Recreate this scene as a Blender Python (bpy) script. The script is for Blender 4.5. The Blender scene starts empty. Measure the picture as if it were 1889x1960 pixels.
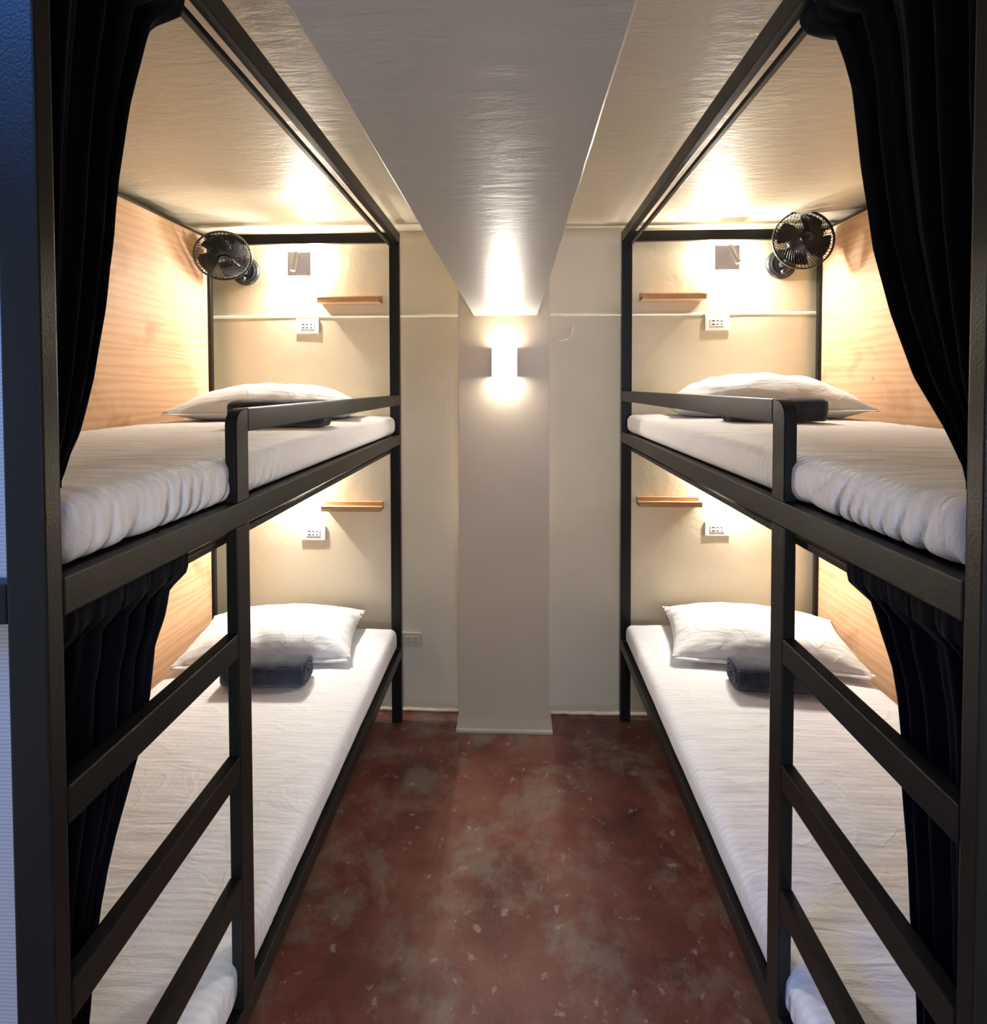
import bpy, bmesh, math, random
from math import sin, cos, pi, radians
from mathutils import Vector, Matrix, noise

# ------------------------------------------------------------------ camera
S = bpy.context.scene
COL = S.collection
F, YAW, PITCH, ROLL, PX, PY, EYE = 1010.0, -0.0398, 0.0242, 0.0018, 945.74, 761.91, 1.694
def cam_rows():
    cy, sy, cp, sp, cr, sr = cos(YAW), sin(YAW), cos(PITCH), sin(PITCH), cos(ROLL), sin(ROLL)
    x1 = Vector((cy, -sy, 0)); y1 = Vector((sy, cy, 0)); z1 = Vector((0, 0, 1))
    fwd = cp * y1 - sp * z1; up = sp * y1 + cp * z1
    return cr * x1 - sr * up, fwd, sr * x1 + cr * up
r_, f_, u_ = cam_rows()
cam = bpy.data.cameras.new('camera'); camo = bpy.data.objects.new('camera', cam); COL.objects.link(camo)
camo.matrix_world = Matrix(((r_.x, u_.x, -f_.x, 0), (r_.y, u_.y, -f_.y, 0), (r_.z, u_.z, -f_.z, EYE), (0, 0, 0, 1)))
cam.sensor_fit = 'HORIZONTAL'; cam.sensor_width = 36; cam.lens = 36 * F / 1889
cam.shift_x = (944.5 - PX) / 1889; cam.shift_y = (PY - 980) / 1889
cam.clip_start = 0.02
S.camera = camo
S.view_settings.view_transform = 'Standard'; S.view_settings.look = 'None'
S.view_settings.gamma = 1; S.view_settings.use_curve_mapping = False
S.view_settings.exposure = 1.1

# ------------------------------------------------------------------ light
wd = bpy.data.worlds.new('world'); S.world = wd; wd.use_nodes = True
wd.node_tree.nodes['Background'].inputs[0].default_value = (0.5, 0.6, 0.8, 1)
wd.node_tree.nodes['Background'].inputs[1].default_value = 0.05
def area(name, loc, target, sx, sy, power, color, spread=pi, parent=None):
    l = bpy.data.lights.new(name, 'AREA'); l.shape = 'RECTANGLE'; l.size = sx; l.size_y = sy
    l.energy = power; l.color = color; l.spread = spread
    o = bpy.data.objects.new(name, l); COL.objects.link(o); o.location = loc
    o.rotation_euler = (Vector(target) - Vector(loc)).to_track_quat('-Z', 'Y').to_euler()
    if parent: o.parent = parent
    return o
WARM = (1.0, 0.935, 0.84); NEUT = (1.0, 0.95, 0.88)
# the hallway behind the photographer has a cool ceiling fitting and a blue glow on its left
area('corridor_ceiling_light', (0.35, -1.3, 2.40), (0.05, 0.9, 1.1), 0.9, 0.5, 25, (0.44, 0.60, 1.0))
area('added_fill_light', (0.1, -2.15, 1.45), (0.05, 2.0, 1.75), 0.5, 0.5, 17, (0.84, 0.90, 1.0))  # added unseen fill behind the camera, lifts the dim near ceiling and beam
area('corridor_blue_light', (-1.05, 0.12, 2.45), (-0.98, 0.05, 0), 0.65, 0.60, 11.0, (0.08, 0.30, 1.0), radians(130)).rotation_euler = (0, 0, 0)

# ------------------------------------------------------------------ materials
def mat(name, col, rough=0.5, metal=0.0, spec=0.5, coat=0.0):
    m = bpy.data.materials.new(name); m.use_nodes = True
    b = m.node_tree.nodes['Principled BSDF']
    b.inputs['Base Color'].default_value = (*col, 1); b.inputs['Roughness'].default_value = rough
    b.inputs['Metallic'].default_value = metal; b.inputs['Specular IOR Level'].default_value = spec
    if coat: b.inputs['Coat Weight'].default_value = coat; b.inputs['Coat Roughness'].default_value = 0.15
    return m, m.node_tree, b
def nd(t, typ, **kw):
    n = t.nodes.new(typ)
    for k, v in kw.items():
        if k in n.inputs: n.inputs[k].default_value = v
        else: setattr(n, k, v)
    return n
def coords(t, scale=(1, 1, 1), rot=(0, 0, 0), kind='Object'):
    c = t.nodes.new('ShaderNodeTexCoord'); mp = t.nodes.new('ShaderNodeMapping')
    mp.inputs['Scale'].default_value = scale; mp.inputs['Rotation'].default_value = rot
    t.links.new(c.outputs[kind], mp.inputs['Vector']); return mp.outputs['Vector']
def noise_n(t, vec, scale, detail=4, rough=0.55, dist=0.0):
    n = nd(t, 'ShaderNodeTexNoise', Scale=scale, Detail=detail, Roughness=rough, Distortion=dist)
    t.links.new(vec, n.inputs['Vector']); return n.outputs['Fac']
def ramp(t, fac, stops):
    r = t.nodes.new('ShaderNodeValToRGB'); e = r.color_ramp.elements
    while len(e) < len(stops): e.new(0.5)
    for el, (p, c) in zip(e, stops): el.position = p; el.color = (*c, 1) if len(c) == 3 else c
    t.links.new(fac, r.inputs['Fac']); return r.outputs['Color']
def mixc(t, fac, a, b, mode='MIX'):
    n = t.nodes.new('ShaderNodeMix'); n.data_type = 'RGBA'; n.blend_type = mode
    for i, v in ((0, fac), (6, a), (7, b)):
        if hasattr(v, 'is_output'): t.links.new(v, n.inputs[i])
        elif i == 0: n.inputs[0].default_value = v
        else: n.inputs[i].default_value = (*v, 1)
    return n.outputs[2]
def mathn(t, op, a, b=0.0):
    n = t.nodes.new('ShaderNodeMath'); n.operation = op
    for i, v in ((0, a), (1, b)):
        if hasattr(v, 'is_output'): t.links.new(v, n.inputs[i])
        else: n.inputs[i].default_value = v
    return n.outputs[0]
def bump(t, b, h, strength, dist, prev=None):
    n = nd(t, 'ShaderNodeBump', Strength=strength, Distance=dist)
    t.links.new(h, n.inputs['Height'])
    if prev is not None: t.links.new(prev, n.inputs['Normal'])
    t.links.new(n.outputs['Normal'], b.inputs['Normal']); return n.outputs['Normal']

def paint_mat(name, c1, c2, rough, wave=0.35, coat=0.0):
    m, t, b = mat(name, c1, rough)
    v = coords(t)
    col = mixc(t, ramp(t, noise_n(t, v, 2.2, 5), [(0.35, (0, 0, 0)), (0.7, (1, 1, 1))]), c1, c2)
    t.links.new(col, b.inputs['Base Color'])
    v2 = coords(t, (1.0, 3.5, 1.0))
    h1 = noise_n(t, v2, 9, 6, 0.6, 0.4)
    n1 = bump(t, b, h1, wave, 0.012)
    h2 = noise_n(t, v, 140, 3, 0.6)
    bump(t, b, h2, 0.10, 0.0012, n1)
    return m
M = {}
M['wall'] = paint_mat('cream_wall_paint', (0.65, 0.565, 0.405), (0.60, 0.52, 0.37), 0.48, 0.18)
M['column'] = paint_mat('taupe_column_paint', (0.53, 0.43, 0.305), (0.50, 0.405, 0.285), 0.45, 0.06)
M['ceiling'] = paint_mat('glossy_cream_ceiling_paint', (0.69, 0.62, 0.49), (0.65, 0.58, 0.455), 0.42, 0.36)
M['beam'] = paint_mat('glossy_grey_beam_paint', (0.58, 0.55, 0.495), (0.54, 0.515, 0.465), 0.36, 0.19)
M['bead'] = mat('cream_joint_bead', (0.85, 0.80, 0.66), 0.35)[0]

m, t, b = mat('black_gloss_steel', (0.010, 0.0095, 0.0085), 0.30)
v = coords(t); bump(t, b, noise_n(t, v, 260, 3, 0.6), 0.35, 0.0012)
t.links.new(mathn(t, 'ADD', mathn(t, 'MULTIPLY', noise_n(t, v, 14, 4), 0.15), 0.24), b.inputs['Roughness'])
b.inputs['Specular IOR Level'].default_value = 0.21
M['steel'] = m

m, t, b = mat('plywood', (0.62, 0.33, 0.14), 0.62)
v = coords(t, (1, 0.5, 6))
w = nd(t, 'ShaderNodeTexWave', Scale=1.6, Distortion=12.0, Detail=4.0, wave_type='BANDS', bands_direction='Z')
w.inputs['Detail Scale'].default_value = 1.2
t.links.new(v, w.inputs['Vector'])
c = ramp(t, w.outputs['Fac'], [(0.0, (0.57, 0.335, 0.185)), (0.5, (0.62, 0.38, 0.22)), (1.0, (0.65, 0.405, 0.24))])
k = ramp(t, noise_n(t, coords(t, (1, 1, 1.1)), 4.2, 4, 0.5, 0.6), [(0.26, (0.66, 0.55, 0.48)), (0.44, (1, 1, 1))])
c2 = mixc(t, 0.75, c, k, 'MULTIPLY')
vo = nd(t, 'ShaderNodeTexVoronoi', Scale=6.5); t.links.new(coords(t, (1, 0.7, 1)), vo.inputs['Vector'])
kn = ramp(t, vo.outputs['Distance'], [(0.0, (0.45, 0.30, 0.20)), (0.07, (1, 1, 1))])
t.links.new(mixc(t, 0.8, c2, kn, 'MULTIPLY'), b.inputs['Base Color'])
bump(t, b, noise_n(t, coords(t, (1, 2, 30)), 12, 3), 0.12, 0.001)
M['ply'] = m

m, t, b = mat('shelf_wood', (0.50, 0.25, 0.09), 0.45)
c = ramp(t, noise_n(t, coords(t, (2, 30, 30)), 6, 4, 0.6, 0.5), [(0.3, (0.38, 0.21, 0.10)), (0.7, (0.54, 0.32, 0.16))])
t.links.new(c, b.inputs['Base Color']); M['shelf'] = m

def cloth_mat(name, axis_scale, stripe, base=(0.80, 0.80, 0.81)):
    m, t, b = mat(name, base, 0.75, 0, 0.25)
    b.inputs['Sheen Weight'].default_value = 0.15
    v = coords(t)
    sep = t.nodes.new('ShaderNodeSeparateXYZ'); t.links.new(v, sep.inputs[0])
    s = mathn(t, 'SINE', mathn(t, 'MULTIPLY', sep.outputs[axis_scale], 2 * pi / stripe))
    f = ramp(t, mathn(t, 'ADD', mathn(t, 'MULTIPLY', s, 0.5), 0.5), [(0.35, (0, 0, 0)), (0.65, (1, 1, 1))])
    t.links.new(mixc(t, f, base, tuple(x * 0.93 for x in base)), b.inputs['Base Color'])
    r = ramp(t, f, [(0, (0.8,) * 3), (1, (0.55,) * 3)]); t.links.new(r, b.inputs['Roughness'])
    n1 = bump(t, b, f, 0.15, 0.0012)
    # creases: ridged noise, thin crossing fold lines
    cr = noise_n(t, coords(t, (1, 1, 1)), 3.2, 3, 0.5, 0.9)
    ridge = ramp(t, cr, [(0.44, (0, 0, 0)), (0.50, (1, 1, 1)), (0.515, (0, 0, 0))])
    n2 = bump(t, b, ridge, 0.22, 0.004, n1)
    bump(t, b, noise_n(t, coords(t, (0.45, 1.6, 1)), 11, 5, 0.6, 0.9), 0.42, 0.012, n2)
    return m
M['sheet'] = cloth_mat('striped_white_sheet', 1, 0.0175)
M['case'] = cloth_mat('striped_white_pillowcase', 1, 0.021, (0.82, 0.82, 0.82))

m, t, b = mat('navy_terry_towel', (0.030, 0.036, 0.055), 0.95, 0, 0.2)
b.inputs['Sheen Weight'].default_value = 0.5; b.inputs['Sheen Roughness'].default_value = 0.4
c = ramp(t, noise_n(t, coords(t), 14, 4), [(0.35, (0.022, 0.027, 0.042)), (0.7, (0.050, 0.060, 0.090))])
t.links.new(c, b.inputs['Base Color']); bump(t, b, noise_n(t, coords(t), 420, 2), 0.8, 0.003)
M['towel'] = m
m, t, b = mat('black_curtain_cloth', (0.0035, 0.0038, 0.006), 0.9, 0, 0.12)
b.inputs['Sheen Weight'].default_value = 0.04; b.inputs['Sheen Roughness'].default_value = 0.35
bump(t, b, noise_n(t, coords(t), 500, 2), 0.3, 0.001)
M['curtain'] = m
M['black_plastic'] = mat('black_plastic', (0.008, 0.008, 0.009), 0.36)[0]
M['dark_plastic'] = mat('charcoal_plastic', (0.03, 0.03, 0.035), 0.35)[0]
M['outlet'] = mat('white_outlet_plastic', (0.72, 0.70, 0.68), 0.35)[0]
M['outlet_cream'] = mat('cream_outlet_plastic', (0.50, 0.45, 0.32), 0.4)[0]
M['slot'] = mat('dark_slot', (0.01, 0.01, 0.01), 0.6)[0]
M['lamp_hazed_grey'] = mat('hazed_grey_lamp_metal', (0.50, 0.50, 0.56), 0.5, 0.0)[0]  # paler grey: the haze around the lit lamp is put into the colour
M['lamp_silver'] = mat('silver_lamp_metal', (0.50, 0.49, 0.50), 0.35, 0.6)[0]
M['footpanel'] = None
m, t, b = mat('pale_grey_woven_panel', (0.34, 0.33, 0.38), 0.8)
wv = nd(t, 'ShaderNodeTexWave', Scale=60.0, Distortion=2.0, Detail=3.0, bands_direction='Z'); t.links.new(coords(t, (0.3, 0.3, 1)), wv.inputs['Vector'])
t.links.new(ramp(t, wv.outputs['Fac'], [(0, (0.25, 0.24, 0.24)), (1, (0.33, 0.315, 0.31))]), b.inputs['Base Color'])
M['footpanel'] = m
def emis(name, col, s):
    m = bpy.data.materials.new(name); m.use_nodes = True; t = m.node_tree
    b = t.nodes['Principled BSDF']; b.inputs['Base Color'].default_value = (0.9, 0.9, 0.9, 1)
    b.inputs['Emission Color'].default_value = (*col, 1); b.inputs['Emission Strength'].default_value = s
    return m
M['glow'] = emis('lit_diffuser', (1.0, 0.95, 0.88), 3.2)
M['led'] = emis('lit_lens', (1.0, 0.96, 0.9), 3.0)

m, t, b = mat('red_oxide_concrete', (0.12, 0.035, 0.022), 0.4)
v = coords(t)
base = ramp(t, noise_n(t, v, 3.2, 9, 0.66, 0.15), [(0.30, (0.060, 0.022, 0.015)), (0.47, (0.135, 0.038, 0.025)), (0.58, (0.170, 0.058, 0.038)), (0.75, (0.175, 0.095, 0.062))])
worn = ramp(t, noise_n(t, v, 3.7, 10, 0.70, 0.2), [(0.49, (0, 0, 0)), (0.60, (1, 1, 1))])
c = mixc(t, mathn(t, 'MULTIPLY', worn, 0.60), base, (0.20, 0.155, 0.11))
sp = ramp(t, noise_n(t, v, 19, 5, 0.62, 0.2), [(0.62, (0, 0, 0)), (0.67, (1, 1, 1))])
c = mixc(t, mathn(t, 'MULTIPLY', sp, 0.55), c, (0.34, 0.28, 0.21))
fine = ramp(t, noise_n(t, v, 90, 4, 0.7), [(0.66, (0, 0, 0)), (0.74, (1, 1, 1))])
c = mixc(t, mathn(t, 'MULTIPLY', fine, 0.35), c, (0.36, 0.27, 0.2))
t.links.new(c, b.inputs['Base Color'])
t.links.new(mathn(t, 'ADD', mathn(t, 'MULTIPLY', noise_n(t, v, 7, 6), 0.4), 0.22), b.inputs['Roughness'])
n1 = bump(t, b, noise_n(t, v, 8, 6, 0.6, 0.5), 0.35, 0.012)
bump(t, b, noise_n(t, v, 70, 5, 0.65), 0.25, 0.002, n1)
M['floor'] = m

# ------------------------------------------------------------------ mesh helpers
def link(name, bm, material, parent=None, smooth=False, loc=None):
    me = bpy.data.meshes.new(name); bm.normal_update(); bm.to_mesh(me); bm.free()
    if material is not None:
        for mm in (material if isinstance(material, (list, tuple)) else [material]): me.materials.append(mm)
    if smooth:
        for p in me.polygons: p.use_smooth = True
    o = bpy.data.objects.new(name, me); COL.objects.link(o)
    if loc: o.location = loc
    if parent: o.parent = parent
    return o
def wbox(bm, x0, x1, y0, y1, z0, z1, bev=0.0, seg=2):
    g = bmesh.ops.create_cube(bm, size=1.0)
    vs = g['verts']
    for v in vs:
        v.co = Vector(((x0 + x1) / 2 + v.co.x * (x1 - x0), (y0 + y1) / 2 + v.co.y * (y1 - y0), (z0 + z1) / 2 + v.co.z * (z1 - z0)))
    if bev:
        es = list({e for v in vs for e in v.link_edges})
        bmesh.ops.bevel(bm, geom=es, offset=bev, segments=seg, profile=0.6, affect='EDGES')
def box(name, m, parent, x0, x1, y0, y1, z0, z1, bev=0.003, seg=2, org=None):
    """world box; stored relative to its parent's location"""
    o = org if org is not None else (parent.location if parent else Vector((0, 0, 0)))
    if x0 > x1: x0, x1 = x1, x0
    bm = bmesh.new(); wbox(bm, x0 - o[0], x1 - o[0], y0 - o[1], y1 - o[1], z0 - o[2], z1 - o[2], bev, seg)
    return link(name, bm, m, parent)
def thing(name, label, cat, loc=(0, 0, 0), group=None, rot=(0, 0, 0)):
    o = bpy.data.objects.new(name, None); COL.objects.link(o); o.location = loc; o.rotation_euler = rot
    o.empty_display_size = 0.1
    o['label'] = label; o['category'] = cat
    if group: o['group'] = group
    return o
def tag(o, label, cat, group=None):
    o['label'] = label; o['category'] = cat
    if group: o['group'] = group
    return o
def struct(o, label=None):
    o['kind'] = 'structure'
    if label: o['label'] = label
    return o
def lathe(bm, prof, seg=32, mtx=None):
    rings = []
    for r, h in prof:
        rings.append([bm.verts.new((r * cos(2 * pi * i / seg), r * sin(2 * pi * i / seg), h)) for i in range(seg)] if r > 1e-6 else [bm.verts.new((0, 0, h))])
    for a, b2 in zip(rings, rings[1:]):
        for i in range(seg):
            j = (i + 1) % seg
            if len(a) == 1 and len(b2) == 1: continue
            if len(a) == 1: bm.faces.new((a[0], b2[i], b2[j]))
            elif len(b2) == 1: bm.faces.new((a[i], a[j], b2[0]))
            else: bm.faces.new((a[i], a[j], b2[j], b2[i]))
    if mtx is not None: bmesh.ops.transform(bm, matrix=mtx, verts=[v for rg in rings for v in rg])
def tube(bm, pts, r, seg=6, closed=False):
    pts = [Vector(p) for p in pts]; n = len(pts); rings = []
    for i, p in enumerate(pts):
        a = pts[(i - 1) % n] if (closed or i > 0) else p
        c = pts[(i + 1) % n] if (closed or i < n - 1) else p
        d = (c - a).normalized()
        s = d.cross(Vector((0, 0, 1)) if abs(d.z) < 0.9 else Vector((1, 0, 0))).normalized(); q = d.cross(s)
        rings.append([bm.verts.new(p + r * (cos(2 * pi * k / seg) * s + sin(2 * pi * k / seg) * q)) for k in range(seg)])
    for i in range(n if closed else n - 1):
        a, c = rings[i], rings[(i + 1) % n]
        for k in range(seg):
            l = (k + 1) % seg
            bm.faces.new((a[k], a[l], c[l], c[k]))
    if not closed:
        bm.faces.new(rings[0][::-1]); bm.faces.new(rings[-1])
def prism_yz(bm, pts, x0, x1):
    a = [bm.verts.new((x0, y, z)) for y, z in pts]; c = [bm.verts.new((x1, y, z)) for y, z in pts]
    n = len(pts)
    bm.faces.new(a); bm.faces.new(c[::-1])
    for i in range(n): bm.faces.new((a[i], c[i], c[(i + 1) % n], a[(i + 1) % n]))
    bmesh.ops.recalc_face_normals(bm, faces=bm.faces)

# ------------------------------------------------------------------ dimensions
XL, XR = -0.570, 0.528
YN, YFL, YFR = 0.613, 2.588, 2.640
YW, YC, HC = 2.695, 2.5425, 2.483
YB = -2.3                       # wall behind the photographer
WX0, WX1 = -1.66, 1.62

# ------------------------------------------------------------------ room
def grid_panel(name, m, o, u, v, nu, nv, amp, nrm, seed=0):
    """a slightly uneven hand-plastered panel"""
    bm = bmesh.new(); o, u, v, nrm = Vector(o), Vector(u), Vector(v), Vector(nrm)
    vs = [[None] * (nv + 1) for _ in range(nu + 1)]
    for i in range(nu + 1):
        for j in range(nv + 1):
            p = o + u * (i / nu) + v * (j / nv)
            e = min(i, nu - i, j, nv - j) > 0
            d = amp * noise.noise(p * 2.3 + Vector((seed, 0, 0))) if e else 0
            vs[i][j] = bm.verts.new(p + nrm * d)
    for i in range(nu):
        for j in range(nv): bm.faces.new((vs[i][j], vs[i + 1][j], vs[i + 1][j + 1], vs[i][j + 1]))
    bmesh.ops.recalc_face_normals(bm, faces=bm.faces)
    r = bmesh.ops.extrude_face_region(bm, geom=bm.faces[:])
    bmesh.ops.translate(bm, vec=-nrm * 0.08, verts=[g for g in r['geom'] if isinstance(g, bmesh.types.BMVert)])
    bmesh.ops.recalc_face_normals(bm, faces=bm.faces)
    ob = link(name, bm, m, smooth=False)
    for p in ob.data.polygons: p.use_smooth = abs(p.normal.dot(nrm)) > 0.9
    return ob
struct(grid_panel('floor', M['floor'], (WX0, YB, 0), (WX1 - WX0, 0, 0), (0, YW - YB, 0), 60, 90, 0.003, (0, 0, 1)), 'worn red painted concrete floor')
struct(grid_panel('ceiling', M['ceiling'], (WX0, YB, HC), (WX1 - WX0, 0, 0), (0, YW - YB, 0), 40, 60, 0.004, (0, 0, -1)), 'glossy cream painted ceiling')
struct(grid_panel('wall_back', M['wall'], (WX0, YW, 0), (WX1 - WX0, 0, 0), (0, 0, HC), 60, 50, 0.003, (0, -1, 0)), 'cream painted wall at the bed heads')
struct(grid_panel('wall_left', M['wall'], (WX0, YB, 0), (0, YW - YB, 0), (0, 0, HC), 10, 10, 0.0, (1, 0, 0)))
struct(grid_panel('wall_right', M['wall'], (WX1, YB, 0), (0, YW - YB, 0), (0, 0, HC), 10, 10, 0.0, (-1, 0, 0)))
struct(grid_panel('wall_front', M['wall'], (WX0, YB, 0), (WX1 - WX0, 0, 0), (0, 0, HC), 10, 10, 0.0, (0, 1, 0)))
# ceiling beam over the aisle
BX0, BX1, BZ = -0.200, 0.108, 2.0285
bm = bmesh.new(); n = 70
rows = []
for i in range(n + 1):
    y = YB + (YC - YB) * i / n
    e0 = 0.0016 * noise.noise(Vector((y * 9, 0, 3))); e1 = 0.0022 * noise.noise(Vector((y * 11, 5, 0)))
    rows.append([bm.verts.new(p) for p in ((BX0 + e0, y, HC + 0.02), (BX0 + e0, y, BZ + 0.003), (BX0 + e0 + 0.003, y, BZ), ((BX0 + BX1) / 2, y, BZ + 0.0015 * noise.noise(Vector((0, y * 3, 1)))),
                 (BX1 + e1 - 0.003, y, BZ), (BX1 + e1, y, BZ + 0.003), (BX1 + e1, y, HC + 0.02))])
for a, c in zip(rows, rows[1:]):
    for k in range(6): bm.faces.new((a[k], a[k + 1], c[k + 1], c[k]))
    bm.faces.new((a[6], a[0], c[0], c[6]))
bm.faces.new(rows[0]); bm.faces.new(rows[-1][::-1])
bmesh.ops.recalc_face_normals(bm, faces=bm.faces)
beam = link('trim_1', bm, M['beam']); struct(beam, 'grey glossy ceiling beam running over the aisle to the column')
# column with a flared foot
CX0, CX1 = -0.275, 0.165
bm = bmesh.new()
prof = [(0.0, 0.0), (0.016, 0.0), (0.016, 0.012), (0.010, 0.02), (0.004, 0.07), (0.0, 0.16), (0.0, HC + 0.02)]
lv = []
for d, z in prof[1:]:
    lv.append([bm.verts.new(p) for p in ((CX0 - d, YW + 0.02, z), (CX0 - d, YC - d, z), (CX1 + d, YC - d, z), (CX1 + d, YW + 0.02, z))])
for a, c in zip(lv, lv[1:]):
    for k in range(4): bm.faces.new((a[k], a[(k + 1) % 4], c[(k + 1) % 4], c[k]))
bm.faces.new(lv[0][::-1]); bm.faces.new(lv[-1])
bmesh.ops.recalc_face_normals(bm, faces=bm.faces)
bmesh.ops.bevel(bm, geom=[e for e in bm.edges if abs(e.verts[0].co.z - e.verts[1].co.z) > 0.004 and e.verts[0].co.y < YC + 0.01], offset=0.003, segments=2, affect='EDGES')
struct(link('trim_2', bm, M['column']), 'taupe painted column with flared foot between the beds')
# raised joint line across the back wall
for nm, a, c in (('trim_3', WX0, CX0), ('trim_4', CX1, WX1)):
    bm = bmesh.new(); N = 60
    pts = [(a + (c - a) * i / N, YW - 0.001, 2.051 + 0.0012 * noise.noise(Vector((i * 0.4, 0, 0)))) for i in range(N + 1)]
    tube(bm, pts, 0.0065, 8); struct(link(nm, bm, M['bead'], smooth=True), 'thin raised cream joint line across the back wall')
# rough plaster bead along the foot of the back wall
for nm, a, c in (('trim_5', WX0 + 0.01, CX0 - 0.016), ('trim_6', CX1 + 0.016, WX1 - 0.01)):
    bm = bmesh.new(); N = 90
    pts = [(a + (c - a) * i / N, YW - 0.002, 0.006 + 0.006 * noise.noise(Vector((i * 0.35, 2, 0)))) for i in range(N + 1)]
    tube(bm, pts, 0.009, 7); struct(link(nm, bm, M['wall'], smooth=True), 'rough plaster joint where the back wall meets the floor')
# thin vertical beads on the column corners near the beam
# painted-over cable stub by the column
bm = bmesh.new()
pts = [(0.190, YW - 0.003, 1.925), (0.235, YW - 0.004, 1.921), (0.262, YW - 0.004, 1.926), (0.288, YW - 0.004, 1.952), (0.290, YW - 0.004, 1.985), (0.287, YW - 0.003, 2.0)]
tube(bm, pts, 0.0022, 6)
tag(link('cable', bm, M['bead'], smooth=True), 'thin painted-over cable hooked on the wall right of the column', 'cable')

# ------------------------------------------------------------------ bunk beds
def bunk(s, XA, YF, zt, zg, zr, zl, label):
    """s=-1 left, +1 right; XA aisle face"""
    W = 1.0
    xo = XA + s * W                      # outer (rear) face of the frame
    T = thing('bunk_bed', label, 'bunk bed', (XA + s * 0.5, (YN + YF) / 2, 0), 'black steel bunk beds')
    st = M['steel']; YE = YF + 0.025
    B = lambda n, x0, x1, y0, y1, z0, z1, bev=0.003, m=st: box(n, m, T, x0, x1, y0, y1, z0, z1, bev)
    B('post', XA, XA + s * 0.05, YN, YN + 0.025, 0, zt)
    B('post', XA, XA + s * 0.05, YF, YE, 0, zt)
    B('post', xo, xo - s * 0.05, YN, YN + 0.025, 0, zt)
    B('post', xo + s * 0.0, xo - s * 0.05, YF, YE, 0, zt)
    y0, y1 = YN + 0.0255, YF - 0.0005
    B('top_rail', XA, XA + s * 0.025, y0, y1, zt - 0.05, zt)
    B('top_rail', xo, xo - s * 0.025, y0, y1, zt - 0.05, zt)
    B('end_rail', XA + s * 0.0505, xo - s * 0.0505, YF, YE, zt - 0.05, zt)
    B('end_rail', XA + s * 0.0505, xo - s * 0.0505, YN, YN + 0.025, zt - 0.05, zt)
    B('end_rail', XA + s * 0.0505, xo - s * 0.0505, YN, YN + 0.025, zr - 0.05, zr)
    B('end_rail', XA + s * 0.0505, xo - s * 0.0505, YF, YE, zr - 0.05, zr)
    B('end_rail', XA + s * 0.0505, xo - s * 0.0505, YN, YN + 0.025, zl - 0.05, zl)
    B('end_rail', XA + s * 0.0505, xo - s * 0.0505, YF, YE, zl - 0.05, zl)
    B('side_rail', XA, XA + s * 0.025, y0, y1, zr - 0.05, zr)
    B('side_rail', xo, xo - s * 0.025, y0, y1, zr - 0.05, zr)
    B('side_rail', XA, XA + s * 0.025, y0, y1, zl - 0.05, zl)
    B('side_rail', xo, xo - s * 0.025, y0, y1, zl - 0.05, zl)
    B('curtain_rod', XA + s * 0.031, XA + s * 0.046, y0, y1, zt - 0.073, zt - 0.059, 0.002)
    B('curtain_rod', XA + s * 0.031, XA + s * 0.046, y0, y1, zr - 0.086, zr - 0.072, 0.002)
    # rod hangers at the ends of each rod
    # ladder
    ya, yb = 1.055, 1.105
    o = T.location; r = 0.034
    pts = [(yb, zr + 0.0005), (ya, zr + 0.0005)] + [(ya + r - r * cos(a), zg - r + r * sin(a)) for a in [pi / 2 * k / 6 for k in range(7)]] + [(yb, zg)]
    bm = bmesh.new(); prism_yz(bm, [(y - o.y, z) for y, z in pts], XA - o.x, XA + s * 0.025 - o.x)
    bmesh.ops.bevel(bm, geom=bm.edges[:], offset=0.0025, segments=2, affect='EDGES')
    link('ladder_post', bm, st, T)
    B('ladder_post', XA, XA + s * 0.025, ya, yb, zl + 0.0005, zr - 0.0505)
    B('guard_rail', XA, XA + s * 0.025, yb + 0.0005, y1, zg - 0.05, zg)
    for k, z in enumerate((1.183, 0.926, 0.668) if s < 0 else (1.192, 0.939, 0.685)):
        B('rung', XA, XA + s * 0.025, y0, ya - 0.0005, z - 0.05, z)
    # boards that carry the mattresses
    B('bed_board', XA + s * 0.026, xo - s * 0.026, y0, y1, zr - 0.022, zr - 0.003, 0.002, st)
    B('bed_board', XA + s * 0.026, xo - s * 0.026, y0, y1, zl - 0.022, zl - 0.003, 0.002, st)
    # cross bars beneath the boards
    for z in (zr, zl):
        for k in range(4):
            yy = YN + 0.4 + k * 0.45
            B('cross_bar', XA + s * 0.026, xo - s * 0.026, yy, yy + 0.025, z - 0.048, z - 0.0225, 0.002)
    # plywood side panel on the wall side, upper and lower
    xp = xo - s * 0.0265
    B('side_panel', xp, xp - s * 0.009, y0, YF - 0.001, zr + 0.004, zt - 0.018, 0.001, M['ply'])
    B('side_panel', xp, xp - s * 0.009, y0, YF - 0.001, zl + 0.004, zr - 0.052, 0.001, M['ply'])
    # pale foot panel behind the end rail
    B('foot_panel', XA + s * 0.052, xo - s * 0.052, YN + 0.026, YN + 0.034, zl + 0.002, zt - 0.052, 0.001, M['footpanel'])
    return T
ZTL, ZGL, ZRL, ZLL = 2.4465, 1.6465, 1.452, 0.382
ZTR, ZGR, ZRR, ZLR = 2.4535, 1.665, 1.462, 0.420
bunk(-1, XL, YFL, ZTL, ZGL, ZRL, ZLL, 'black steel bunk bed with ladder on the left of the aisle')
bunk(1, XR, YFR, ZTR, ZGR, ZRR, ZLR, 'black steel bunk bed with ladder on the right of the aisle')

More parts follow.
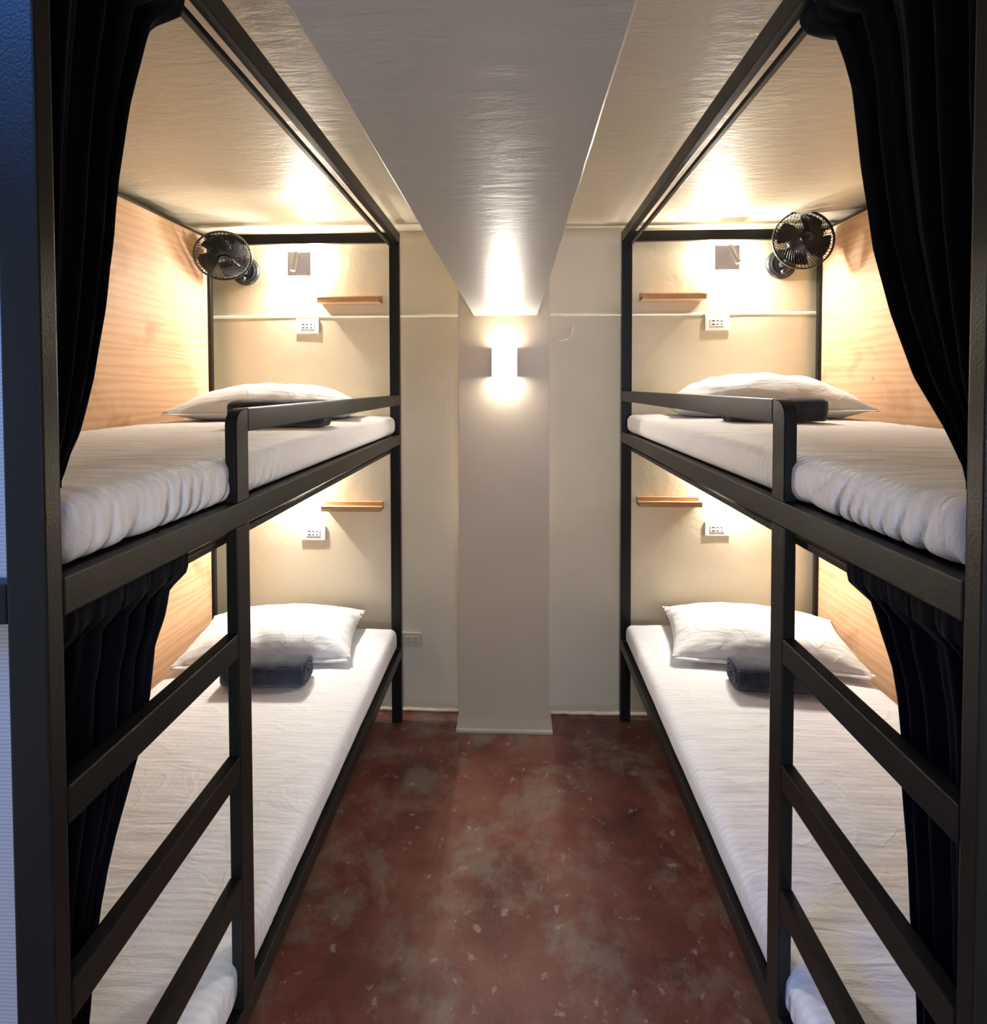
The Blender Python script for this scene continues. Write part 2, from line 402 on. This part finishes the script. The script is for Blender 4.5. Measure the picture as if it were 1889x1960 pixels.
# ------------------------------------------------------------------ mattresses
def mattress(name, label, s, XA, z0, z1, ya, yb, seed, gather=0.0, edge=0.014):
    xa = XA + s * edge; xb = XA + s * 0.895
    L = yb - ya; Wd = abs(xb - xa); H = z1 - z0
    cx, cy = (xa + xb) / 2, (ya + yb) / 2
    bm = bmesh.new()
    R = 0.032
    # cross-section ring (u across the bed, w height), walked round, swept along y
    NY = 380
    sec = []
    K = 5
    def arc(cu, cw, a0, a1, n):
        return [(cu + R * cos(a0 + (a1 - a0) * i / n), cw + R * sin(a0 + (a1 - a0) * i / n)) for i in range(n + 1)]
    h2, w2 = H / 2, Wd / 2
    top = [(-w2 + R + (Wd - 2 * R) * i / 34, h2) for i in range(1, 34)]
    sec += arc(-w2 + R, h2 - R, pi, pi / 2, K) + top + arc(w2 - R, h2 - R, pi / 2, 0, K)
    sec += [(w2, 0)]
    sec += arc(w2 - R, -h2 + R, 0, -pi / 2, K) + [(w2 * k, -h2) for k in (0.4, -0.4)] + arc(-w2 + R, -h2 + R, -pi / 2, -pi, K) + [(-w2, -0.006), (-w2, 0.006)]
    rings = []
    for i in range(NY + 1):
        tt = i / NY
        y = -L / 2 + L * tt
        # end rounding
        ed = min(tt, 1 - tt) * L
        k = 1.0
        if ed < R: k = (1 - ((R - ed) / R) ** 2) ** 0.5
        ring = []
        for (u, w) in sec:
            uu = math.copysign(max(0, abs(u) - (1 - k) * R), u); ww = math.copysign(max(0, abs(w) - (1 - k) * R), w)
            P = Vector((uu * s * -1, y, ww))
            X = uu; wx = cx + P.x; wy = cy + y
            topf = max(0.0, min(1.0, w / h2))
            d = 0.0
            if w > 0:
                d += 0.0045 * noise.noise(Vector((wx * 2.2, wy * 2.0, seed))) * topf
                d += 0.0022 * noise.noise(Vector((wx * 9, wy * 26, seed + 3))) * topf
                d -= 0.006 * topf * max(0, 1 - ((abs(u) - w2) / 0.12) ** 2) * 0.5 if abs(u) > w2 - 0.12 else 0
            P.z += d
            if u > w2 - R - 0.001:      # aisle side: gathers pulled toward the lower hem
                gz = max(0.0, 1 - abs((wy - 0.90) / (0.46 if s < 0 else 0.34))) ** 0.7
                dn = (0.5 - w / H) * (1.0 if u > w2 - R * 0.7 else 0.4)   # 1 at the hem, 0 at the top edge
                q = noise.noise(Vector((wy * 5, seed, 0)))
                ph = wy * 74 + 9 * q + dn * 2.2 * s * -1 + dn * 3 * noise.noise(Vector((wy * 3, 4, seed)))
                fold = (1 - abs(sin(ph))) ** 2.2 * (0.35 + abs(noise.noise(Vector((wy * 6, 9, seed)))) * 2.2)
                P.x += s * gather * gz * 0.024 * dn * fold + s * 0.0015 * noise.noise(Vector((wy * 7, w * 10, seed)))
                P.x -= s * gather * gz * 0.004 * dn
                if w < -h2 + R + 0.004: P.z += gather * gz * 0.006 * fold
            ring.append(bm.verts.new(P))
        rings.append(ring)
    n = len(sec)
    for a, c in zip(rings, rings[1:]):
        for k in range(n): bm.faces.new((a[k], a[(k + 1) % n], c[(k + 1) % n], c[k]))
    for rg in (rings[0], rings[-1]):
        cen = bm.verts.new(sum((v.co for v in rg), Vector()) / n)
        for k in range(n): bm.faces.new((rg[k], rg[(k + 1) % n], cen))
    bmesh.ops.recalc_face_normals(bm, faces=bm.faces)
    o = link(name, bm, M['sheet'], smooth=True, loc=(cx, cy, (z0 + z1) / 2))
    return tag(o, label, 'mattress', 'white sheeted mattresses on the bunks')
mattress('mattress', 'white sheeted mattress on the left upper bunk', -1, XL, 1.453, 1.5475, YN + 0.035, YFL - 0.012, 1.0, 1.0, 0.016)
mattress('mattress', 'white sheeted mattress on the right upper bunk', 1, XR, 1.463, 1.553, YN + 0.035, YFR - 0.03, 7.0, 1.0, 0.016)
mattress('mattress', 'white sheeted mattress on the left lower bunk', -1, XL, ZLL + 0.001, 0.492, YN + 0.035, YFL - 0.012, 13.0, 0.5)
mattress('mattress', 'white sheeted mattress on the right lower bunk', 1, XR, ZLR + 0.001, 0.520, YN + 0.035, YFR - 0.03, 19.0, 0.5)

# ------------------------------------------------------------------ pillows
def pillow(label, x, y, z, lx, ly, h, rz, rx, seed, flat=0.0, ry=0.0):
    bm = bmesh.new(); NU, NV = 64, 40
    def shape(u, v, top):
        # u,v in -1..1; corners stick out, sides pulled in
        k = 1 - 0.075 * (1 - u * u) * (v * v) ; k2 = 1 - 0.06 * (1 - v * v) * (u * u)
        px, py = u * lx / 2 * k2, v * ly / 2 * k
        m = max(0.0, (1 - abs(u) ** 2.3)) ** 0.62 * max(0.0, (1 - abs(v) ** 2.2)) ** 0.6
        if top:
            zz = h * 0.80 * m
        else:
            zz = -h * 0.20 * min(1, m * 2.2)
        # pinched wrinkles that start at the seams
        e = min(1 - abs(u), 1 - abs(v))
        wr = 0.010 * noise.noise(Vector((u * 5 + seed, v * 3.2, seed))) * m
        wr += 0.0065 * noise.noise(Vector((u * 14 * (1.2 - abs(v) * 0.5), v * 4, seed + 5))) * max(0, 1 - e * 2.2) * (1 if e > 0.02 else 0)
        rad = math.atan2(v, u)
        wr += 0.004 * sin(rad * 26 + seed) * max(0, 1 - abs(e - 0.10) * 7) * (abs(u * v) ** 0.7)
        return Vector((px, py, zz + (wr if top else 0)))
    for top in (True, False):
        g = [[bm.verts.new(shape(-1 + 2 * i / NU, -1 + 2 * j / NV, top)) for j in range(NV + 1)] for i in range(NU + 1)]
        for i in range(NU):
            for j in range(NV): bm.faces.new((g[i][j], g[i + 1][j], g[i + 1][j + 1], g[i][j + 1]))
    bmesh.ops.remove_doubles(bm, verts=bm.verts, dist=0.0004)
    bmesh.ops.recalc_face_normals(bm, faces=bm.faces)
    o = link('pillow', bm, M['case'], smooth=True)
    # open hem of the pillowcase, a thin flap along one long side
    o.location = (x, y, z + h * 0.20); o.rotation_euler = (rx, ry, rz)
    tag(o, label, 'pillow', 'white striped pillows at the bed heads')
    bm = bmesh.new(); N = 40; rows = []
    for i in range(N + 1):
        u = -0.97 + 1.94 * i / N
        yy = -ly / 2 * (1 - 0.075 * (1 - u * u))
        dz = 0.004 * noise.noise(Vector((u * 4, seed, 1)))
        rows.append([bm.verts.new(p) for p in ((u * lx / 2, yy + 0.012, 0.001), (u * lx / 2 * 1.005, yy - 0.020, -0.006 + dz), (u * lx / 2 * 1.005, yy - 0.020, -0.0075 + dz), (u * lx / 2, yy + 0.012, -0.0015))])
    for a, c in zip(rows, rows[1:]):
        for k in range(4): bm.faces.new((a[k], a[(k + 1) % 4], c[(k + 1) % 4], c[k]))
    bm.faces.new(rows[0]); bm.faces.new(rows[-1][::-1]); bmesh.ops.recalc_face_normals(bm, faces=bm.faces)
    link('hem', bm, M['case'], o, smooth=True)
    return o
pillow('plump white striped pillow on the left upper bunk', -1.075, 2.335, 1.554, 0.77, 0.44, 0.150, radians(10), 0.0, 1.3)
pillow('tall white striped pillow on the right upper bunk', 1.075, 2.395, 1.559, 0.78, 0.42, 0.185, radians(-8), 0.0, 4.1)
pillow('white striped pillow on the left lower bunk', -1.10, 2.375, 0.509, 0.74, 0.42, 0.142, radians(7), radians(4), 8.2)
pillow('white striped pillow on the right lower bunk', 1.075, 2.38, 0.537, 0.76, 0.44, 0.142, radians(-10), radians(4), 12.7)

# ------------------------------------------------------------------ rolled towels
def towel(label, x, y, z, lx, d, h, rz, seed):
    T = thing('towel', label, 'towel', (x, y, z), 'navy rolled towels on the bunks', (0, 0, rz))
    def loop(k, ph=0.0):
        out = []
        for i in range(36):
            a = 2 * pi * i / 36 + ph
            c, s_ = cos(a), sin(a)
            out.append((math.copysign(abs(c) ** 0.62, c) * d / 2 * k, math.copysign(abs(s_) ** 0.62, s_) * h / 2 * k + h / 2))
        return out
    bm = bmesh.new(); N = 44; rings = []
    base = loop(1.0)
    for i in range(N + 1):
        u = -1 + 2 * i / N
        e = 1 - 0.10 * max(0, abs(u) - 0.90) / 0.10
        ring = []
        for j, (yy, zz) in enumerate(base):
            q = 1 + 0.045 * noise.noise(Vector((u * 3, yy * 30, zz * 30 + seed))) * (0 if zz < 0.012 else 1)
            ring.append(bm.verts.new((u * lx / 2 + 0.003 * noise.noise(Vector((yy * 40, zz * 40, seed + i * 0.01))), yy * e * q, h / 2 + (zz - h / 2) * (e if zz > h / 2 else 1) * q if zz > 0.012 else zz)))
        rings.append(ring)
    for a, c in zip(rings, rings[1:]):
        for k in range(36): bm.faces.new((a[k], a[(k + 1) % 36], c[(k + 1) % 36], c[k]))
    for rg, sg in ((rings[0], 1), (rings[-1], -1)):
        prev = rg
        for kk, inset in ((0.86, 0.004), (0.80, 0.009), (0.5, 0.006)):
            cen = sum((v.co for v in rg), Vector()) / 36
            cur = [bm.verts.new(Vector((rg[0].co.x + sg * inset, cen.y + (v.co.y - cen.y) * kk, cen.z + (v.co.z - cen.z) * kk))) for v in rg]
            for k in range(36): bm.faces.new((prev[k], prev[(k + 1) % 36], cur[(k + 1) % 36], cur[k]))
            prev = cur
        bm.faces.new(prev)
    bmesh.ops.recalc_face_normals(bm, faces=bm.faces)
    link('roll', bm, M['towel'], T, smooth=True)
    # the spiral layers seen on the two ends
    for sg in (-1, 1):
        bm = bmesh.new(); pts = []
        for i in range(80):
            a = 2 * pi * 2.4 * i / 79; k = 0.80 - 0.62 * i / 79
            c, s_ = cos(a), sin(a)
            pts.append((sg * (lx / 2 - 0.004), math.copysign(abs(c) ** 0.7, c) * d / 2 * k * 0.9, h * 0.49 + math.copysign(abs(s_) ** 0.7, s_) * h / 2 * k * 0.9))
        tube(bm, pts, 0.0055, 6); link('rolled_layer', bm, M['towel'], T, smooth=True)
    # outer flap edge
    bm = bmesh.new()
    pts = [(-lx / 2 * 0.97 + lx * 0.97 * i / 30, -d / 2 * 0.86, h * 0.80 + 0.002 * noise.noise(Vector((i * 0.3, seed, 0)))) for i in range(31)]
    tube(bm, pts, 0.006, 6); link('flap', bm, M['towel'], T, smooth=True)
    return T
towel('dark navy rolled towel behind the left guard rail', -0.840, 1.860, 1.550, 0.33, 0.13, 0.094, radians(3), 1.0)
towel('dark navy rolled towel on the right upper bunk', 0.985, 2.055, 1.5545, 0.35, 0.12, 0.092, radians(0), 3.0)
towel('dark navy rolled towel below the left lower pillow', -1.005, 2.075, 0.4945, 0.33, 0.13, 0.096, radians(3), 6.0)
towel('dark navy rolled towel below the right lower pillow', 1.015, 2.065, 0.5225, 0.34, 0.13, 0.096, radians(-3), 9.0)

# ------------------------------------------------------------------ curtains
def interp(tab, z):
    # tab sorted by z descending
    if z >= tab[0][0]: return tab[0][1]
    for (za, a), (zb, b_) in zip(tab, tab[1:]):
        if z >= zb: return b_ + (a - b_) * (z - zb) / (za - zb)
    return tab[-1][1]
def curtain(label, s, XA, tab, ztop, zbot, seed, folds=5):
    x0 = XA + s * 0.060; y0 = YN + 0.040
    bm = bmesh.new(); NS, NZ = 130, 90; rows = []
    # top heading is slightly higher than the rod and gathered on it
    for j in range(NZ + 1):
        z = ztop + (zbot - ztop) * j / NZ
        yE = interp(tab, z); wdt = max(0.02, yE - y0)
        head = max(0.0, 1 - (ztop - z) / 0.10)
        amp = 0.007 * head + (1 - head) * min(0.017, 0.010 + 0.0018 / wdt)
        row = []
        for i in range(NS + 1):
            t_ = i / NS
            ph = 2 * pi * folds * (t_ + 0.03 * noise.noise(Vector((t_ * 3, z * 2.2, seed))))
            fr = 0.0045 * head * sin(2 * pi * 17 * t_ + 2 * noise.noise(Vector((t_ * 9, 0, seed))))
            hx = max(0.0, min(1.0, (z - ztop + 0.078) / 0.03))
            x = x0 - s * 0.0325 * hx + s * (1 - 0.8 * hx) * (amp * (sin(ph) + 0.35 * sin(2.3 * ph + seed)) + fr + 0.008 * (1 - head))
            y = y0 + wdt * t_ + 0.25 * (wdt / folds) * cos(ph) * 0.35 * min(t_, 1 - t_) * 2
            z2 = z + (0.004 * sin(ph * 2) * head)
            row.append(bm.verts.new((x, y, z2)))
        rows.append(row)
    for a, c in zip(rows, rows[1:]):
        for i in range(NS): bm.faces.new((a[i], a[i + 1], c[i + 1], c[i]))
    bmesh.ops.recalc_face_normals(bm, faces=bm.faces)
    r = bmesh.ops.solidify(bm, geom=bm.faces[:], thickness=0.0018)
    o = link('curtain', bm, M['curtain'], smooth=True)
    tag(o, label, 'curtain', 'black curtains at the bunk foot ends')
    # gathered sleeve that rides on the rod
    bm = bmesh.new(); pts = []; yT = interp(tab, ztop)
    return o
UL = [(2.405, .948), (2.389, .946), (2.36, .938), (2.32, .912), (2.305, .901), (2.259, .886), (2.154, .852), (2.015, .820), (1.93, .807), (1.804, .782), (1.709, .758), (1.626, .727), (1.588, .704), (1.566, .690)]
UR = [(2.405, 1.068), (2.393, 1.064), (2.345, 1.03), (2.32, 1.001), (2.26, .973), (2.197, .949), (2.06, .921), (1.91, .882), (1.803, .838), (1.706, .787), (1.642, .734), (1.591, .693), (1.57, .685)]
LL = [(1.37, .932), (1.351, .930), (1.318, .920), (1.283, .907), (1.248, .882), (1.215, .876), (1.165, .867), (1.087, .836), (1.017, .793), (.957, .762), (.895, .743), (.808, .725), (.70, .715), (.5, .71)]
LR = [(1.385, .898), (1.368, .896), (1.334, .884), (1.297, .862), (1.259, .837), (1.217, .824), (1.166, .815), (1.088, .811), (1.003, .797), (.915, .788), (.828, .774), (.763, .769), (.5, .76)]
curtain('black curtain gathered at the left upper bunk foot', -1, XL, UL, 2.402, 1.556, 1.0)
curtain('black curtain gathered at the right upper bunk foot', 1, XR, UR, 2.409, 1.562, 5.0)
curtain('black curtain hanging at the left lower bunk foot', -1, XL, LL, 1.408, 0.500, 9.0)
curtain('black curtain hanging at the right lower bunk foot', 1, XR, LR, 1.418, 0.528, 14.0)

# ------------------------------------------------------------------ bed-head reading lamps
def lamp(label, x, z, tilt, p=1.0, turn=0.0):
    T = thing('reading_lamp', label, 'lamp', (x, YW, z), 'square reading lamps on the bed head wall')
    o = T.location
    box('mount', M['lamp_hazed_grey'], T, x - 0.030, x + 0.030, YW - 0.026, YW - 0.002, z - 0.030, z + 0.030, 0.002)
    box('backplate', M['lamp_hazed_grey'], T, x - 0.060, x + 0.060, YW - 0.036, YW - 0.0265, z - 0.060, z + 0.060, 0.002)
    box('light_ring', M['led'], T, x - 0.050, x + 0.050, YW - 0.0262, YW - 0.0185, z - 0.050, z + 0.050, 0.001)
    # swivel tube light in front of the plate
    bm = bmesh.new()
    lathe(bm, [(0, 0.0), (0.0125, 0.0), (0.0135, 0.002), (0.0135, 0.098), (0.0125, 0.100), (0.011, 0.100), (0.011, 0.095), (0, 0.095)], 24)
    tb = link('spot_tube', bm, M['lamp_silver'], T, smooth=False)
    tb.location = (-0.012 * math.copysign(1, -tilt) * 0 - 0.0, -0.062, 0.052)
    d = Vector((sin(tilt), -0.20, -cos(tilt))).normalized()
    tb.rotation_euler = d.to_track_quat('Z', 'Y').to_euler()
    bm = bmesh.new(); lathe(bm, [(0, 0.0955), (0.0108, 0.0955), (0.0108, 0.0985), (0, 0.0985)], 20); link('lens', bm, M['led'], tb)
    bm = bmesh.new(); tube(bm, [(0, -0.036, 0.040), (0, -0.062, 0.040)], 0.006, 8); link('pivot', bm, M['lamp_hazed_grey'], T, smooth=True)
    # real light: the halo that leaves the gap behind the plate on four sides, and the spot
    q = 0.0585
    for dx, dz in ((1, 0), (-1, 0), (0, 1), (0, -1)):
        l = area('halo_light', (dx * q, -0.0150, dz * q), (dx * (q + 1), -0.0150, dz * (q + 1)), 0.10, 0.018, 2.25 * p, WARM, pi, T)
        X = Vector((dx, -0.42, dz)).normalized(); Zl = -X; Xl = Vector((0, 1, 0)).cross(Zl).normalized(); Yl = Zl.cross(Xl)
        l.rotation_euler = Matrix((Xl, Yl, Zl)).transposed().to_euler()
    e = tb.location + d * 0.104
    area('spot_light', e, e + d, 0.018, 0.018, 2.0 * p, NEUT, radians(150), T)
    return T
lamp('square halo reading lamp above the left upper pillow', -1.099, 2.314, radians(-8))
lamp('square halo reading lamp above the right upper pillow', 1.045, 2.322, radians(22))
lamp('square halo reading lamp under the left upper bunk', -1.095, 1.262, radians(-8), 1.05)
lamp('square halo reading lamp under the right upper bunk', 1.045, 1.272, radians(20), 1.05)

# ------------------------------------------------------------------ wall sconce on the column
T = thing('wall_sconce', 'small lit square sconce on the column', 'lamp', (-0.052, YC, 1.805))
x, z = -0.050, 1.804; D = 0.075
box('backplate', M['lamp_silver'], T, x - 0.050, x + 0.050, YC - 0.010, YC - 0.001, z - 0.055, z + 0.055, 0.002)
for sx in (-1, 1):
    box('side_plate', M['lamp_silver'], T, x + sx * 0.0605, x + sx * 0.0565, YC - D, YC - 0.001, z - 0.067, z + 0.067, 0.001)
box('diffuser', M['glow'], T, x - 0.056, x + 0.056, YC - D - 0.001, YC - D + 0.004, z - 0.067, z + 0.067, 0.001)
area('sconce_up_light', (x + 0.052, -0.045, z - 1.805 + 0.066), (x + 0.052, -0.045, 5), 0.10, 0.055, 0.50, WARM, pi, T).rotation_euler = (pi, 0, 0)
area('sconce_down_light', (x + 0.052, -0.045, z - 1.805 - 0.066), (0, 0, -5), 0.10, 0.055, 0.7, NEUT, pi, T).rotation_euler = (0, 0, 0)
area('sconce_front_light', (x + 0.052, -D - 0.003, z - 1.805), (x + 0.052, -5, 0), 0.11, 0.13, 1.6, NEUT, pi, T).rotation_euler = (radians(90), 0, 0)

# ------------------------------------------------------------------ shelves
def shelf(label, x0, x1, z0):
    T = thing('wall_shelf', label, 'shelf', ((x0 + x1) / 2, YW, z0), 'small wooden ledges on the bed head wall')
    box('ledge_board', M['shelf'], T, x0, x1, YW - 0.070, YW - 0.0185, z0, z0 + 0.020, 0.0015)
    box('back_strip', M['shelf'], T, x0, x1, YW - 0.018, YW - 0.001, z0 - 0.001, z0 + 0.040, 0.0015)
    box('front_lip', M['shelf'], T, x0, x1, YW - 0.0705, YW - 0.062, z0 + 0.0203, z0 + 0.026, 0.001)
shelf('narrow wooden wall ledge above the left upper bunk', -0.995, -0.680, 2.112)
shelf('narrow wooden wall ledge above the right upper bunk', 0.625, 0.935, 2.115)
shelf('narrow wooden wall ledge above the left lower bunk', -0.985, -0.682, 1.055)
shelf('narrow wooden wall ledge above the right lower bunk', 0.615, 0.922, 1.090)

# ------------------------------------------------------------------ outlets
def outlet(label, x0, x1, z0, z1, m, kind=0):
    cx, cz = (x0 + x1) / 2, (z0 + z1) / 2
    T = thing('power_outlet', label, 'outlet', (cx, YW, cz), 'wall outlets')
    box('faceplate', m, T, x0, x1, YW - 0.012, YW - 0.001, z0, z1, 0.003)
    box('insert', m, T, cx - 0.036, cx + 0.036, YW - 0.0145, YW - 0.0122, cz - 0.017, cz + 0.017, 0.001)
    if kind == 0:
        for i, w in ((-1, 0.007), (0, 0.0045), (1, 0.0045)):
            for k in (-1, 1):
                box('slot', M['slot'], T, cx + i * 0.020 - w + 0.001 * i, cx + i * 0.020 + w, YW - 0.0152, YW - 0.0147, cz + k * 0.0085 - 0.0022, cz + k * 0.0085 + 0.0022, 0.0)
    else:
        for i in (-1, 1):
            for k in (-1, 1):
                for q in (-1, 1):
                    box('slot', M['slot'], T, cx + i * 0.022 + q * 0.005 - 0.0012, cx + i * 0.022 + q * 0.005 + 0.0012, YW - 0.0152, YW - 0.0147, cz + k * 0.009 - 0.0035, cz + k * 0.009 + 0.0035, 0.0)
outlet('white outlet above the left upper pillow', -1.128, -1.008, 1.963, 2.037, M['outlet'])
outlet('white outlet above the right upper pillow', 0.948, 1.068, 1.968, 2.042, M['outlet'])
outlet('white outlet above the left lower pillow', -1.112, -0.984, 0.890, 0.968, M['outlet'])
outlet('white outlet above the right lower pillow', 0.955, 1.078, 0.932, 1.004, M['outlet'])
outlet('cream outlet low on the wall beside the left bed post', -0.592, -0.482, 0.338, 0.414, M['outlet_cream'], 1)

# ------------------------------------------------------------------ fans
def fan(label, bx, bz, hc, nrm, R, spin, s):
    T = thing('wall_fan', label, 'fan', (bx, YW, bz), 'black clip fans on the bed head wall')
    hc = Vector(hc) - T.location; nrm = Vector(nrm).normalized()
    # base: round suction-style disc on the wall, axis -Y
    Mx = Matrix.Rotation(radians(90), 4, 'X')
    bm = bmesh.new(); lathe(bm, [(0, 0.001), (0.070, 0.001), (0.073, 0.006), (0.072, 0.014), (0.064, 0.022), (0.045, 0.028), (0.030, 0.036), (0, 0.038)], 40, Mx)
    link('base', bm, M['black_plastic'], T, smooth=True)
    bm = bmesh.new(); lathe(bm, [(0.052, 0.0262), (0.054, 0.029), (0.056, 0.0262)], 40, Mx); link('base_ring', bm, M['dark_plastic'], T, smooth=True)
    # stand: curved neck from base to motor
    q = nrm.to_track_quat('Z', 'Y')
    back = hc - nrm * 0.075
    a0 = Vector((0, -0.030, 0))
    mid = (a0 + back) / 2 + Vector((0, -0.012, -0.012))
    pts = [a0.lerp(mid, k / 6).lerp(mid.lerp(back, k / 6), k / 6) for k in range(7)]
    bm = bmesh.new(); tube(bm, pts, 0.0125, 10); link('neck', bm, M['black_plastic'], T, smooth=True)
    bm = bmesh.new(); tube(bm, [a0 + Vector((-0.022, 0, -0.008)), a0 + Vector((0.022, 0, -0.008))], 0.014, 12); link('hinge', bm, M['dark_plastic'], T, smooth=True)
    bm = bmesh.new(); lathe(bm, [(0, 0), (0.012, 0), (0.012, 0.012), (0.009, 0.015), (0, 0.015)], 16, Matrix.Translation((0.0, -0.030, -0.042)) @ Mx); link('control_knob', bm, M['dark_plastic'], T, smooth=True)
    H = bpy.data.objects.new('fan_head', None)
    # head parts share one frame: +Z is where the fan blows
    base = Matrix.Translation(hc) @ q.to_matrix().to_4x4()
    def part(n, bm, m, smooth=True, par=None):
        bmesh.ops.transform(bm, matrix=base, verts=bm.verts); return link(n, bm, m, par or T, smooth=smooth)
    bm = bmesh.new(); lathe(bm, [(0, -0.095), (0.040, -0.090), (0.052, -0.076), (0.054, -0.035), (0.046, -0.020), (0, -0.018)], 28); part('motor', bm, M['black_plastic'])
    bm = bmesh.new(); lathe(bm, [(0, -0.010), (0.022, -0.008), (0.022, 0.014), (0.016, 0.020), (0, 0.022)], 24); part('hub', bm, M['dark_plastic'])
    for k in range(4):
        bm = bmesh.new(); NR, NA = 8, 8; a0_ = 2 * pi * k / 4 + spin; g = []
        for i in range(NR + 1):
            r = 0.018 + (R * 0.88 - 0.018) * i / NR
            span = 0.80 + 0.40 * sin(pi * min(1, i / NR * 0.8 + 0.1))
            g.append([bm.verts.new((r * cos(a0_ + span * (j / NA - 0.5) + 0.35 * i / NR), r * sin(a0_ + span * (j / NA - 0.5) + 0.35 * i / NR), 0.004 + 0.020 * (j / NA - 0.5) * (1 - 0.4 * i / NR))) for j in range(NA + 1)])
        for i in range(NR):
            for j in range(NA): bm.faces.new((g[i][j], g[i + 1][j], g[i + 1][j + 1], g[i][j + 1]))
        bmesh.ops.solidify(bm, geom=bm.faces[:], thickness=0.0015); part('blade', bm, M['black_plastic'])
    # rim
    bm = bmesh.new(); lathe(bm, [(R - 0.002, -0.008), (R + 0.003, -0.006), (R + 0.003, 0.006), (R - 0.002, 0.008), (R - 0.004, 0.0), (R - 0.002, -0.008)], 56); part('rim', bm, M['black_plastic'])
    # front grille: spiral spokes from hub cap to rim, rear grille: radial spokes
    bm = bmesh.new(); lathe(bm, [(0, 0.046), (0.026, 0.045), (0.031, 0.041), (0.029, 0.037), (0, 0.037)], 28); part('grille_cap', bm, M['black_plastic'])
    fg = []
    for side, z0, n, tw in ((1, 0.040, 54, 0.85), (-1, -0.045, 44, -0.35)):
        bm = bmesh.new()
        for k in range(n):
            a = 2 * pi * k / n; pts = []
            for i in range(7):
                t_ = i / 6; r = 0.028 + (R - 0.028) * t_
                zz = z0 * (1 - t_ ** 3.0)
                pts.append((r * cos(a + tw * t_), r * sin(a + tw * t_), zz))
            tube(bm, pts, 0.0015, 4)
        if side > 0:
            for rr in (0.62,):
                r = R * rr; t_ = (r - 0.028) / (R - 0.028)
                tube(bm, [(r * cos(2 * pi * i / 40), r * sin(2 * pi * i / 40), z0 * (1 - t_ ** 3)) for i in range(40)], 0.0012, 4, True)
        g = part('front_grille' if side > 0 else 'rear_grille', bm, M['black_plastic'])
        g['kind'] = 'stuff'
    bpy.data.objects.remove(H)
    return T
fan('black caged fan on the wall by the left plywood panel', -1.389, 2.285, (-1.405, 2.505, 2.318), (0.46, -0.62, -0.62), 0.125, 0.3, -1)
fan('black caged fan on the wall by the right plywood panel', 1.318, 2.292, (1.325, 2.50, 2.360), (-0.10, -0.99, 0.02), 0.132, 0.9, 1)
